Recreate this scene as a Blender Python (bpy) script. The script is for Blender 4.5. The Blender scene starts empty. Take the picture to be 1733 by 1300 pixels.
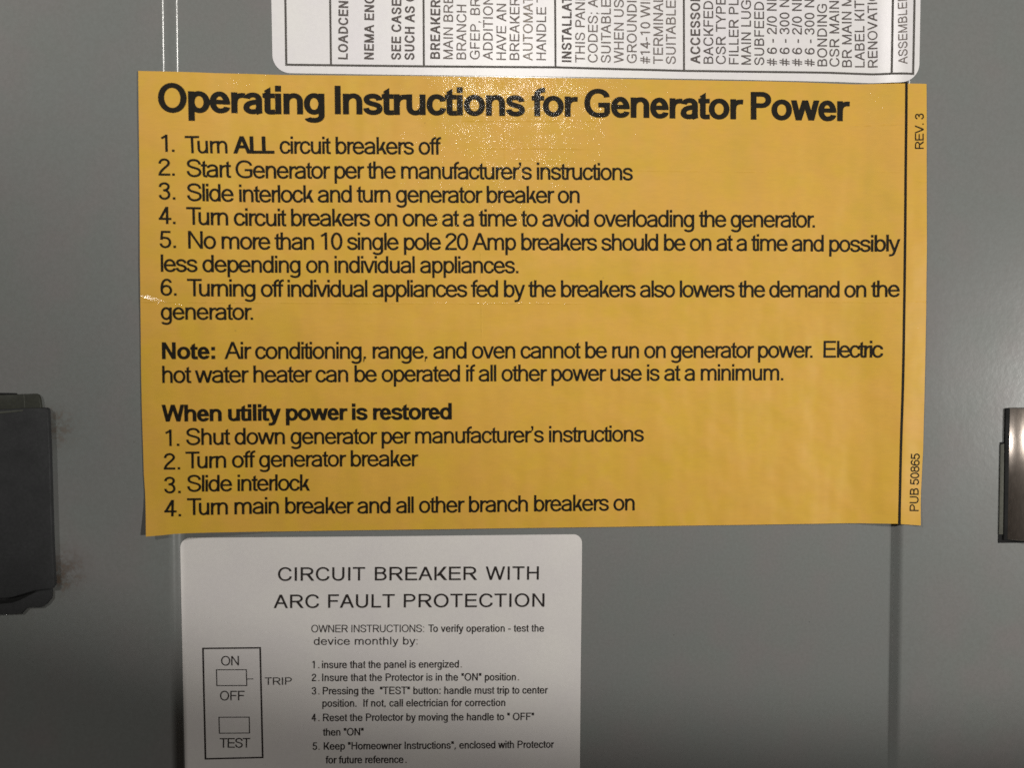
import bpy, bmesh, math, random
from mathutils import Vector, Matrix

random.seed(7)
C = bpy.context.scene.collection
SC = bpy.context.scene

# ------------------------------------------------------------------ camera
YAW, PITCH, DIST, FPX = math.radians(2.9), math.radians(1.6), 0.262, 1250.0
FWD = Vector((math.sin(YAW) * math.cos(PITCH), math.cos(YAW) * math.cos(PITCH), -math.sin(PITCH)))
RIGHT = FWD.cross(Vector((0, 0, 1))).normalized()
UP = RIGHT.cross(FWD).normalized()
CAM = -FWD * DIST
cd = bpy.data.cameras.new("camera")
cd.sensor_width = 36.0
cd.lens = 36.0 * FPX / 1733.0
cd.clip_start, cd.clip_end = 0.01, 50
cd.dof.use_dof = True          # the phone focused a touch behind the door
cd.dof.focus_distance = 0.30
cd.dof.aperture_fstop = 14.0
cam = bpy.data.objects.new("camera", cd)
C.objects.link(cam)
cam.matrix_world = Matrix(((RIGHT.x, UP.x, -FWD.x, CAM.x), (RIGHT.y, UP.y, -FWD.y, CAM.y), (RIGHT.z, UP.z, -FWD.z, CAM.z), (0, 0, 0, 1)))
SC.camera = cam

# ------------------------------------------------------------------ world and lamps
w = bpy.data.worlds.new("World")
SC.world = w
w.use_nodes = True
w.node_tree.nodes['Background'].inputs[0].default_value = (1.0, 0.86, 0.72, 1)
w.node_tree.nodes['Background'].inputs[1].default_value = 0.034


def aim(o, target):
    d = Vector(target) - o.location
    o.rotation_euler = d.to_track_quat('-Z', 'Y').to_euler()


def spot(name, loc, target, watts, size_deg, blend, radius, col):
    l = bpy.data.lights.new(name, 'SPOT')
    l.energy, l.spot_size, l.spot_blend, l.shadow_soft_size, l.color = watts, math.radians(size_deg), blend, radius, col
    o = bpy.data.objects.new(name, l)
    C.objects.link(o)
    o.location = loc
    aim(o, target)
    return o


spot("ceiling_spot", (0.08, -1.5, 0.70), (0.482, 0, 0.961), 42.0, 84.8, 0.213, 0.018, (1.0, 0.97, 0.91))
spot("added_side_spot", (1.943, -1.599, -0.082), (0.163, 0, 0.262), 163.0, 19.14, 0.08, 0.022, (1.0, 0.98, 0.935))  # added, unseen source; its cone edge imitates the shadow of phone and hand
spot("added_left_spot", (-1.802, -1.479, 1.069), (-0.191, 0, 1.148), 81.0, 88.9, 0.391, 0.06, (1.0, 0.98, 0.94))  # unseen spot added to brighten the left part, cone fitted to the shading

SC.view_settings.view_transform = 'Standard'
SC.view_settings.look = 'None'
SC.view_settings.exposure = 0.0
SC.view_settings.gamma = 1.0
SC.cycles.use_denoising = False      # the denoiser wipes out the glints of the film
SC.cycles.sample_clamp_direct = 28.0

# ------------------------------------------------------------------ surfaces (y over x, z)
RISE = 0.0026


def sstep(t):
    t = max(0.0, min(1.0, t))
    return t * t * (3 - 2 * t)


def ramp(t, r):
    # straight flank with short fillets at both ends (r = fillet share of the run)
    t = max(0.0, min(1.0, t))
    k = 1.0 / (1.0 - r)
    if t < r:
        return k * t * t / (2 * r)
    if t > 1 - r:
        return 1 - k * (1 - t) ** 2 / (2 * r)
    return k * (t - r / 2)


def P0(px, py, y=0.0):
    d = FWD + RIGHT * ((px - 866.5) / FPX) - UP * ((py - 650.0) / FPX)
    t = (y - CAM.y) / d.y
    return CAM + d * t


XL0 = P0(273, 60, -RISE).x
XL1 = P0(303, 60).x
XR0 = P0(1503, 1000).x
XR1 = P0(1529, 1000, -RISE).x


def s_panel(x, z):
    return -RISE * (1 - ramp((x - XL0) / (XL1 - XL0), 0.5)) - RISE * ramp((x - XR0) / (XR1 - XR0), 0.5)


def wave(x, z):
    return 0.00013 * math.sin(x * 71 + z * 23 + 1.0) * math.sin(z * 63 - x * 17) + 0.00007 * math.sin(x * 150 + 2) * math.sin(z * 130 + x * 30)


ZB = P0(247, 908).z
ZT = P0(234, 121).z


def s_yellow(x, z):
    a = 1 - sstep((x - XL0) / (XL1 + 0.038 - XL0))
    b = sstep((x - (XR0 - 0.018)) / (XR1 - XR0 + 0.018))
    y = -RISE * a - RISE * b - 0.00045
    # bottom corners have come away from the metal
    cl = max(0.0, 1 - math.hypot((x - P0(247, 908).x) / 0.022, (z - ZB) / 0.016))
    cr = max(0.0, 1 - math.hypot((x - P0(1558, 890).x) / 0.012, (z - P0(1558, 890).z) / 0.012))
    y -= 0.0018 * cl ** 1.5 + 0.0012 * cr ** 1.5
    # the horizontal fold at the left edge
    fx = max(0.0, 1 - (x - P0(235, 505).x) / 0.022)
    fz = math.exp(-((z - P0(235, 508).z) / 0.0016) ** 2)
    y -= 0.00006 * fx * fz
    return y - wave(x, z) - 0.0001


def s_white(x, z):
    b = sstep((x - (XR0 - 0.010)) / (XR1 + 0.001 - XR0 + 0.010))
    a = 1 - ramp((x - XL0) / (XL1 - XL0), 0.5)
    return -RISE * a - RISE * b - 0.00016 - 0.2 * abs(wave(x, z))


def P(px, py, S=s_panel, h=0.0):
    y = 0.0
    for _ in range(6):
        p = P0(px, py, y)
        y = S(p.x, p.z) - h
    return P0(px, py, y)


# ------------------------------------------------------------------ materials
def mat(name):
    m = bpy.data.materials.new(name)
    m.use_nodes = True
    nt = m.node_tree
    return m, nt, nt.nodes['Principled BSDF']


class N:
    def __init__(s, nt):
        s.nt = nt

    def new(s, t, **k):
        n = s.nt.nodes.new(t)
        for a, v in k.items():
            setattr(n, a, v)
        return n

    def link(s, a, b):
        s.nt.links.new(a, b)

    def math(s, op, a, b=None, c=None):
        n = s.new('ShaderNodeMath', operation=op)
        for i, v in enumerate((a, b, c)):
            if v is None:
                continue
            if isinstance(v, (int, float)):
                n.inputs[i].default_value = v
            else:
                s.link(v, n.inputs[i])
        return n.outputs[0]

    def pos(s):
        return s.new('ShaderNodeNewGeometry').outputs['Position']

    def noise(s, vec, scale, detail=2.0, rough=0.5, stretch=None):
        if stretch:
            mp = s.new('ShaderNodeMapping')
            mp.inputs['Scale'].default_value = stretch
            s.link(vec, mp.inputs['Vector'])
            vec = mp.outputs[0]
        n = s.new('ShaderNodeTexNoise')
        n.inputs['Scale'].default_value = scale
        n.inputs['Detail'].default_value = detail
        n.inputs['Roughness'].default_value = rough
        s.link(vec, n.inputs['Vector'])
        return n.outputs['Fac']

    def mapr(s, v, a, b, c, d, smooth=False):
        n = s.new('ShaderNodeMapRange')
        if smooth:
            n.interpolation_type = 'SMOOTHSTEP'
        n.inputs[1].default_value, n.inputs[2].default_value = a, b
        n.inputs[3].default_value, n.inputs[4].default_value = c, d
        s.link(v, n.inputs[0])
        return n.outputs[0]

    def mix(s, f, a, b):
        n = s.new('ShaderNodeMix', data_type='RGBA')
        if isinstance(f, (int, float)):
            n.inputs[0].default_value = f
        else:
            s.link(f, n.inputs[0])
        for i, v in ((6, a), (7, b)):
            if isinstance(v, tuple):
                n.inputs[i].default_value = (*v, 1)
            else:
                s.link(v, n.inputs[i])
        return n.outputs[2]

    def bump(s, h, dist, strength=1.0, normal=None):
        n = s.new('ShaderNodeBump')
        n.inputs['Strength'].default_value = strength
        n.inputs['Distance'].default_value = dist
        s.link(h, n.inputs['Height'])
        if normal is not None:
            s.link(normal, n.inputs['Normal'])
        return n.outputs[0]


def paint_material():
    m, nt, b = mat("grey_door_paint")
    n = N(nt)
    p = n.pos()
    big = n.noise(p, 26, 3, 0.55)
    hue = n.noise(p, 55, 2, 0.5)
    fine = n.noise(p, 900, 2, 0.6)
    col = n.mix(n.mapr(hue, 0.35, 0.65, 0, 1), (0.182, 0.191, 0.182), (0.196, 0.185, 0.182))
    col = n.mix(n.mapr(big, 0.35, 0.7, 0, 1), col, (0.176, 0.186, 0.180))
    col = n.mix(n.mapr(fine, 0.3, 0.7, 0.0, 0.26), col, (0.13, 0.13, 0.12))
    # rust and grime where the latch has rubbed the paint
    sep = n.new('ShaderNodeSeparateXYZ')
    n.link(p, sep.inputs[0])
    grit = n.noise(p, 520, 3, 0.75)
    soft = n.noise(p, 130, 2, 0.6)
    total = None
    for (px, py, rx, rz, k) in ((84, 724, 0.0115, 0.0095, 0.58), (92, 968, 0.0130, 0.0105, 0.72)):
        c = P(px, py)
        dx = n.math('DIVIDE', n.math('SUBTRACT', sep.outputs[0], c.x), rx)
        dz = n.math('DIVIDE', n.math('SUBTRACT', sep.outputs[2], c.z), rz)
        r = n.math('SQRT', n.math('ADD', n.math('MULTIPLY', dx, dx), n.math('MULTIPLY', dz, dz)))
        f = n.mapr(r, 0.1, 1.25, k, 0.0, True)
        total = f if total is None else n.math('MAXIMUM', total, f)
    spots = n.mapr(n.math('ADD', grit, n.math('MULTIPLY', total, 0.30)), 0.56, 0.74, 0.0, 1.0)
    grime = n.math('MINIMUM', n.math('MULTIPLY', total, n.math('ADD', n.math('MULTIPLY', spots, 0.75), n.mapr(soft, 0.3, 0.7, 0.05, 0.55))), 0.92)
    rustc = n.mix(n.mapr(grit, 0.42, 0.62, 0, 1), (0.050, 0.042, 0.034), (0.105, 0.066, 0.042))
    col = n.mix(grime, col, rustc)
    # a few dark specks
    vor = n.new('ShaderNodeTexVoronoi')
    vor.inputs['Scale'].default_value = 62
    n.link(p, vor.inputs['Vector'])
    sp = n.mapr(vor.outputs['Distance'], 0.010, 0.022, 0.35, 0.0)
    col = n.mix(sp, col, (0.05, 0.045, 0.04))
    n.link(col, b.inputs['Base Color'])
    b.inputs['Specular IOR Level'].default_value = 0.36
    n.link(n.mapr(big, 0.3, 0.7, 0.18, 0.23), b.inputs['Roughness'])
    b.inputs['Coat Weight'].default_value = 0.16
    b.inputs['Coat Roughness'].default_value = 0.27
    n.link(n.bump(n.noise(p, 420, 2, 0.5), 0.000045, 0.7, n.bump(n.noise(p, 2600, 1), 0.00001, 0.6)), b.inputs['Normal'])
    return m


def film_bump(n, p, speck=1.0, creases=()):
    """embossed grain of the laminate plus its creases"""
    sep = n.new('ShaderNodeSeparateXYZ')
    n.link(p, sep.inputs[0])
    g1 = n.noise(p, 2200, 1.5, 0.6)
    g2 = n.noise(p, 1700, 1.0, 0.5, stretch=(0.3, 1, 1.5))
    g3 = n.noise(p, 1700, 1.0, 0.5, stretch=(1.4, 1, 0.3))
    clump = n.mapr(n.noise(p, 150, 2, 0.6), 0.32, 0.68, 0.35, 1.5)
    h = n.math('ADD', n.math('MULTIPLY', g1, 0.9), n.math('ADD', n.math('MULTIPLY', g2, 0.55), n.math('MULTIPLY', g3, 0.45)))
    h = n.math('MULTIPLY', h, clump)
    cr = None
    for (x0, y0, x1, y1, amp) in creases:
        a, c = P0(x0, y0), P0(x1, y1)
        d = Vector((c.x - a.x, c.z - a.z))
        L = d.length
        d /= L
        rx = n.math('SUBTRACT', sep.outputs[0], a.x)
        rz = n.math('SUBTRACT', sep.outputs[2], a.z)
        al = n.math('ADD', n.math('MULTIPLY', rx, d.x), n.math('MULTIPLY', rz, d.y))
        ac = n.math('SUBTRACT', n.math('MULTIPLY', rz, d.x), n.math('MULTIPLY', rx, d.y))
        win = n.math('MULTIPLY', n.mapr(al, -0.002, 0.002, 0, 1), n.mapr(al, L - 0.002, L + 0.002, 1, 0))
        q = n.math('DIVIDE', ac, 0.00022)
        g = n.math('POWER', 2.718, n.math('MULTIPLY', n.math('MULTIPLY', q, q), -1.0))
        g = n.math('MULTIPLY', n.math('MULTIPLY', g, win), amp)
        cr = g if cr is None else n.math('ADD', cr, g)
    if cr is not None:
        br = n.mapr(n.noise(p, 420, 1), 0.35, 0.6, 0.1, 1.0)
        ncr = n.bump(n.math('MULTIPLY', cr, br), 0.00010, 1.0)
    nrm = n.bump(h, 0.000041 * speck, 1.0, ncr if cr is not None else None)
    mask = None
    # crumpled patch where the fold meets the left edge
    if creases:
        c = P0(262, 506)
        dx = n.math('DIVIDE', n.math('SUBTRACT', sep.outputs[0], c.x), 0.0100)
        dz = n.math('DIVIDE', n.math('ADD', n.math('SUBTRACT', sep.outputs[2], c.z), n.math('MULTIPLY', n.math('SUBTRACT', sep.outputs[0], c.x), 0.22)), 0.0015)
        r = n.math('SQRT', n.math('ADD', n.math('MULTIPLY', dx, dx), n.math('MULTIPLY', dz, dz)))
        mask = n.mapr(r, 0.3, 1.3, 1.0, 0.0, True)
        lin = n.math('ADD', n.math('MULTIPLY', n.math('SUBTRACT', sep.outputs[0], c.x), -0.29), n.math('MULTIPLY', n.math('SUBTRACT', sep.outputs[2], c.z), -0.17))
        hh = n.math('MULTIPLY', n.math('ADD', lin, n.math('MULTIPLY', n.noise(p, 620, 1), 0.00009)), mask)
        nrm = n.bump(hh, 1.0, 1.0, nrm)
    rows = n.mapr(n.noise(p, 260, 2, 0.6, stretch=(0.10, 1, 1.0)), 0.44, 0.66, 0.0, 1.0)
    colm = n.mapr(n.noise(p, 230, 2, 0.6, stretch=(1.0, 1, 0.10)), 0.46, 0.68, 0.0, 1.0)
    patch = n.mapr(n.noise(p, 75, 2, 0.6), 0.38, 0.62, 0.25, 1.0)
    wt = n.math('MULTIPLY', n.math('ADD', n.math('ADD', rows, colm), 0.10), patch)
    if cr is not None:
        wt = n.math('ADD', wt, n.math('MULTIPLY', n.math('MULTIPLY', cr, br), 2.6))
    return nrm, (ncr if cr is not None else None), wt, mask


CREASES = ((785, 205, 1010, 206, 1.0), (808, 251, 985, 253, 0.9), (870, 271, 935, 272, 0.6), (1060, 289, 1335, 292, 0.6),
           (235, 512, 985, 514, 0.9), (1370, 511, 1565, 513, 0.7), (812, 330, 816, 612, 0.7), (850, 130, 856, 330, 0.6),
           (1440, 214, 1530, 215, 0.8), (1478, 293, 1520, 294, 0.6), (1545, 310, 1567, 314, 0.9), (1300, 640, 1325, 628, 0.8))


def yellow_material():
    m, nt, b = mat("yellow_label_vinyl")
    n = N(nt)
    p = n.pos()
    c = n.mix(n.mapr(n.noise(p, 42, 3, 0.55), 0.36, 0.64, 0, 1), (0.605, 0.364, 0.038), (0.628, 0.350, 0.053))
    c = n.mix(n.mapr(n.noise(p, 120, 2, 0.5), 0.42, 0.66, 0, 0.6), c, (0.630, 0.342, 0.062))
    c = n.mix(n.mapr(n.noise(p, 68, 2, 0.5, stretch=(1, 5, 1)), 0.5, 0.72, 0, 0.35), c, (0.54, 0.334, 0.038))
    c = n.mix(n.mapr(n.noise(p, 700, 2, 0.6, stretch=(0.5, 1, 2)), 0.35, 0.75, 0, 0.14), c, (0.40, 0.24, 0.05))
    vor = n.new('ShaderNodeTexVoronoi')
    vor.inputs['Scale'].default_value = 75
    n.link(p, vor.inputs['Vector'])
    c = n.mix(n.mapr(vor.outputs['Distance'], 0.015, 0.03, 0.25, 0.0), c, (0.14, 0.09, 0.03))
    n.link(c, b.inputs['Base Color'])
    b.inputs['Roughness'].default_value = 0.5
    b.inputs['Specular IOR Level'].default_value = 0.25
    nrm, ncr, wt, mask = film_bump(n, p, 1.0, CREASES)
    n.link(n.math('ADD', n.math('MULTIPLY', wt, 0.12), n.math('MULTIPLY', mask, 0.9)), b.inputs['Coat Weight'])
    n.link(n.math('ADD', n.math('MULTIPLY', mask, 0.07), 0.075), b.inputs['Coat Roughness'])
    n.link(nrm, b.inputs['Coat Normal'])
    tall = n.noise(p, 70, 1.5, 0.5, stretch=(1.0, 1, 0.22))
    n.link(n.bump(n.noise(p, 62, 2, 0.5), 0.0011, 0.8, n.bump(tall, 0.0016, 0.8, ncr)), b.inputs['Normal'])
    return m


def ink_material(name, col, coat=0.0, wear=0.0, creases=()):
    m, nt, b = mat(name)
    n = N(nt)
    p = n.pos()
    f = n.noise(p, 1500, 2, 0.6)
    g = n.noise(p, 160, 2, 0.6)
    k = n.math('ADD', n.mapr(f, 0.35, 0.75, 0, 0.5 + wear), n.mapr(g, 0.3, 0.7, 0, wear))
    light = tuple(min(1, v * 1.8 + 0.006) for v in col)
    n.link(n.mix(k, col, light), b.inputs['Base Color'])
    b.inputs['Roughness'].default_value = 0.6
    b.inputs['Specular IOR Level'].default_value = 0.12
    if coat:
        nrm, ncr, wt, mask = film_bump(n, p, 1.0, creases)
        n.link(n.math('MULTIPLY', wt, coat), b.inputs['Coat Weight'])
        b.inputs['Coat Roughness'].default_value = 0.075
        n.link(nrm, b.inputs['Coat Normal'])
    return m


def white_material(name, a, bb, rough):
    m, nt, b = mat(name)
    n = N(nt)
    p = n.pos()
    c = n.mix(n.mapr(n.noise(p, 48, 3, 0.55), 0.35, 0.65, 0, 1), a, bb)
    c = n.mix(n.mapr(n.noise(p, 800, 2, 0.6), 0.35, 0.75, 0, 0.10), c, tuple(v * 0.6 for v in a))
    n.link(c, b.inputs['Base Color'])
    b.inputs['Roughness'].default_value = rough
    b.inputs['Specular IOR Level'].default_value = 0.35
    n.link(n.bump(n.noise(p, 90, 3, 0.5), 0.0002, 0.5, n.bump(n.noise(p, 1800, 2), 0.00001, 0.6)), b.inputs['Normal'])
    return m


def solid_material(name, col, rough, metallic=0.0, spec=0.5, grain=900, bump=0.00004, stretch=None):
    m, nt, b = mat(name)
    n = N(nt)
    p = n.pos()
    f = n.noise(p, grain, 3, 0.65, stretch)
    g = n.noise(p, 90, 2, 0.6)
    c = n.mix(n.mapr(f, 0.3, 0.75, 0, 0.55), col, tuple(min(1, v * 1.7 + 0.004) for v in col))
    c = n.mix(n.mapr(g, 0.35, 0.7, 0, 0.4), c, tuple(v * 0.55 for v in col))
    n.link(c, b.inputs['Base Color'])
    b.inputs['Metallic'].default_value = metallic
    b.inputs['Specular IOR Level'].default_value = spec
    n.link(n.mapr(g, 0.3, 0.7, rough * 0.85, rough * 1.15), b.inputs['Roughness'])
    n.link(n.bump(f, bump, 0.8), b.inputs['Normal'])
    return m


M = dict(
    paint=paint_material(),
    yellow=yellow_material(),
    ink=ink_material("black_laminated_ink", (0.008, 0.006, 0.003), 0.05, 0.1, CREASES[:8]),
    white_top=white_material("white_film_label", (0.72, 0.69, 0.705), (0.735, 0.715, 0.70), 0.32),
    white_low=white_material("white_paper_label", (0.655, 0.620, 0.605), (0.680, 0.650, 0.620), 0.5),
    grey_ink=ink_material("faded_grey_ink", (0.125, 0.106, 0.098), 0, 0.35),
    pale_ink=ink_material("pale_grey_ink", (0.17, 0.145, 0.125), 0, 0.45),
    bold_ink=ink_material("dark_grey_ink", (0.080, 0.068, 0.064), 0, 0.3),
    line_ink=ink_material("border_ink", (0.066, 0.060, 0.054), 0, 0.25),
    black_ink=ink_material("thin_black_ink", (0.018, 0.014, 0.013), 0, 0.15),
    latch=solid_material("charcoal_plastic", (0.026, 0.0265, 0.0275), 0.7, 0, 0.25),
    latch_tab=solid_material("olive_grey_plastic", (0.026, 0.027, 0.020), 0.65, 0, 0.3),
    metal=solid_material("brown_steel", (0.40, 0.345, 0.305), 0.33, 0.9, 0.5, 1500, 0.00002, (1, 1, 0.25)),
    strip=solid_material("olive_steel", (0.075, 0.075, 0.062), 0.6, 0.0, 0.1),
    latch_highlight=solid_material("pale_highlight_plastic", (0.060, 0.062, 0.050), 0.6, 0, 0.3),  # highlight put into a paler colour; the seam shares it
    void=solid_material("recess_shade_black", (0.006, 0.006, 0.006), 0.8, 0, 0.2),  # near-black: shade of the slot and latch wedge put into the colour
)


# ------------------------------------------------------------------ object helpers
def thing(name, label, cat, loc):
    o = bpy.data.objects.new(name, None)
    o.empty_display_size = 0.01
    C.objects.link(o)
    o.location = loc
    o['label'], o['category'] = label, cat
    return o


def link_mesh(name, bm, m, parent, label=None, smooth=False, sharp=0):
    me = bpy.data.meshes.new(name)
    bm.to_mesh(me)
    bm.free()
    me.materials.append(m)
    if smooth:
        for p in me.polygons:
            p.use_smooth = True
    if sharp:
        for p in me.polygons:
            p.use_smooth = True
        me.set_sharp_from_angle(angle=math.radians(sharp))
    o = bpy.data.objects.new(name, me)
    C.objects.link(o)
    if parent:
        o.parent = parent
        o.matrix_parent_inverse = Matrix.Translation(-parent.location)
    if label:
        o['label'] = label
    return o


def cuts(bm, xs, zs=()):
    for x in xs:
        bmesh.ops.bisect_plane(bm, geom=bm.verts[:] + bm.edges[:] + bm.faces[:], plane_co=(x, 0, 0), plane_no=(1, 0, 0))
    for z in zs:
        bmesh.ops.bisect_plane(bm, geom=bm.verts[:] + bm.edges[:] + bm.faces[:], plane_co=(0, 0, z), plane_no=(0, 0, 1))


def frange(a, b, n):
    return [a + (b - a) * i / n for i in range(n + 1)]


def sheet(name, outline, S, m, parent, thick, nx=70, nz=44, fine=()):
    """a thin sticker: outline in (x, z), draped on surface S, with a real edge"""
    bm = bmesh.new()
    vs = [bm.verts.new((x, 0, z)) for x, z in outline]
    bm.faces.new(vs)
    x0, x1 = min(p[0] for p in outline), max(p[0] for p in outline)
    z0, z1 = min(p[1] for p in outline), max(p[1] for p in outline)
    cx = frange(x0, x1, nx)[1:-1]
    for a, c, k in fine:
        cx = [x for x in cx if not a <= x <= c] + frange(a, c, k)
    cuts(bm, sorted(x for x in cx if x0 < x < x1), frange(z0, z1, nz)[1:-1])
    for v in bm.verts:
        v.co.y = S(v.co.x, v.co.z)
    bm.normal_update()
    bm.faces.ensure_lookup_table()
    if bm.faces[0].normal.y > 0:
        bmesh.ops.reverse_faces(bm, faces=bm.faces[:])
    top = bm.faces[:]
    ret = bmesh.ops.extrude_face_region(bm, geom=top)
    back = [g for g in ret['geom'] if isinstance(g, bmesh.types.BMVert)]
    # the extruded copy stays in front; the originals drop back by the thickness
    backset = set(back)
    for v in bm.verts:
        if v not in backset:
            v.co.y += thick
    bmesh.ops.recalc_face_normals(bm, faces=bm.faces[:])
    return link_mesh(name, bm, m, parent, sharp=35)


def rounded(px, S, r, corners):
    """polygon of pixels with some corners rounded by r pixels -> (x, z) outline"""
    out = []
    n = len(px)
    for i, (x, y) in enumerate(px):
        rr = corners[i] if isinstance(corners, (list, tuple)) else r
        if rr <= 0:
            out.append((x, y))
            continue
        a, c = px[i - 1], px[(i + 1) % n]
        u = Vector((a[0] - x, a[1] - y)).normalized()
        v = Vector((c[0] - x, c[1] - y)).normalized()
        p, q = Vector((x, y)) + u * rr, Vector((x, y)) + v * rr
        k = 0.5523
        c1, c2 = p - u * rr * k, q - v * rr * k
        for j in range(9):
            t = j / 8
            b = p * (1 - t) ** 3 + c1 * 3 * t * (1 - t) ** 2 + c2 * 3 * t * t * (1 - t) + q * t ** 3
            out.append((b.x, b.y))
    return [(lambda w_: (w_.x, w_.z))(P(x, y, S)) for x, y in out]


# ------------------------------------------------------------------ lettering: grotesque drawn from strokes
K = 0.57


class G:
    """one glyph in 1/1000 em: strips of quads and polygons"""

    def __init__(s, w, h):
        s.w, s.h, s.parts = w, h, []

    def R(s, x0, y0, x1, y1):
        s.parts.append([[(x0, y0), (x1, y0), (x1, y1), (x0, y1)]])
        return s

    def poly(s, *pts):
        s.parts.append([list(pts)])
        return s

    def D(s, x0, y0, x1, y1, t):
        """diagonal bar with level ends: x0 and x1 are its left edges, t its level width"""
        s.parts.append([[(x0, y0), (x0 + t, y0), (x1 + t, y1), (x1, y1)]])
        return s

    def S(s, *cmds, w=None, h=None, closed=False):
        w, h = w or s.w, h or s.h
        pts = []
        cur = None
        for c in cmds:
            k = c[0]
            if k == 'M':
                cur = (c[1], c[2])
                pts.append(cur)
                continue
            if k == 'L':
                n = 1
                c1 = c2 = None
                e = (c[1], c[2])
                pts.append(e)
                cur = e
                continue
            x0, y0 = cur
            if k == 'H':
                e = (c[1], c[2])
                c1, c2 = (x0 + K * (e[0] - x0), y0), (e[0], e[1] - K * (e[1] - y0))
            elif k == 'V':
                e = (c[1], c[2])
                c1, c2 = (x0, y0 + K * (e[1] - y0)), (e[0] - K * (e[0] - x0), e[1])
            else:
                c1, c2, e = (c[1], c[2]), (c[3], c[4]), (c[5], c[6])
            n = 7
            for i in range(1, n + 1):
                t = i / n
                pts.append(tuple((1 - t) ** 3 * cur[j] + 3 * t * (1 - t) ** 2 * c1[j] + 3 * t * t * (1 - t) * c2[j] + t ** 3 * e[j] for j in (0, 1)))
            cur = e
        q = [pts[0]]
        for p in pts[1:]:
            if math.hypot(p[0] - q[-1][0], p[1] - q[-1][1]) > 0.5:
                q.append(p)
        if closed and math.hypot(q[0][0] - q[-1][0], q[0][1] - q[-1][1]) < 1:
            q.pop()
        n = len(q)
        L, Rr = [], []
        for i in range(n):
            a = q[(i - 1) % n] if (closed or i > 0) else None
            c = q[(i + 1) % n] if (closed or i < n - 1) else None
            ds = []
            for u, v in ((a, q[i]), (q[i], c)):
                if u and v:
                    d = math.hypot(v[0] - u[0], v[1] - u[1])
                    ds.append(((v[0] - u[0]) / d, (v[1] - u[1]) / d))
            dx, dy = sum(d[0] for d in ds), sum(d[1] for d in ds)
            m_ = math.hypot(dx, dy) or 1
            dx, dy = dx / m_, dy / m_
            nx, ny = -dy, dx
            ox, oy = nx * w / 2, ny * h / 2
            L.append((q[i][0] + ox, q[i][1] + oy))
            Rr.append((q[i][0] - ox, q[i][1] - oy))
        quads = []
        for i in range(n if closed else n - 1):
            j = (i + 1) % n
            quads.append([Rr[i], Rr[j], L[j], L[i]])
        s.parts.append(quads)
        return s


XH, CH, AS = 519, 716, 716
ADV = dict(zip("abcdefghijklmnopqrstuvwxyz", (556, 556, 500, 556, 556, 278, 556, 556, 222, 222, 500, 222, 833, 556, 556, 556, 556, 333, 500, 278, 556, 500, 722, 500, 500, 500)))
ADV.update(zip("ABCDEFGHIJKLMNOPQRSTUVWXYZ", (667, 667, 722, 722, 667, 611, 778, 722, 278, 500, 667, 556, 833, 722, 778, 667, 778, 722, 667, 611, 722, 667, 944, 667, 667, 611)))
ADV.update({c: 556 for c in "0123456789#"})
ADV.update({' ': 278, '.': 278, ',': 278, ':': 278, ';': 278, '-': 333, '/': 278, '"': 355, "'": 222, '_': 278})
ADVB = dict(ADV)
ADVB.update(dict(a=556, b=611, c=556, d=611, e=556, f=333, g=611, h=611, i=278, k=556, l=278, m=889, n=611, o=611, p=611, q=611, r=389, s=556, t=333, u=611, v=556, w=778, x=556, y=556, z=500, A=722, B=722, K=722, J=556, L=611))
ADVB[':'] = 333


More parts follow.
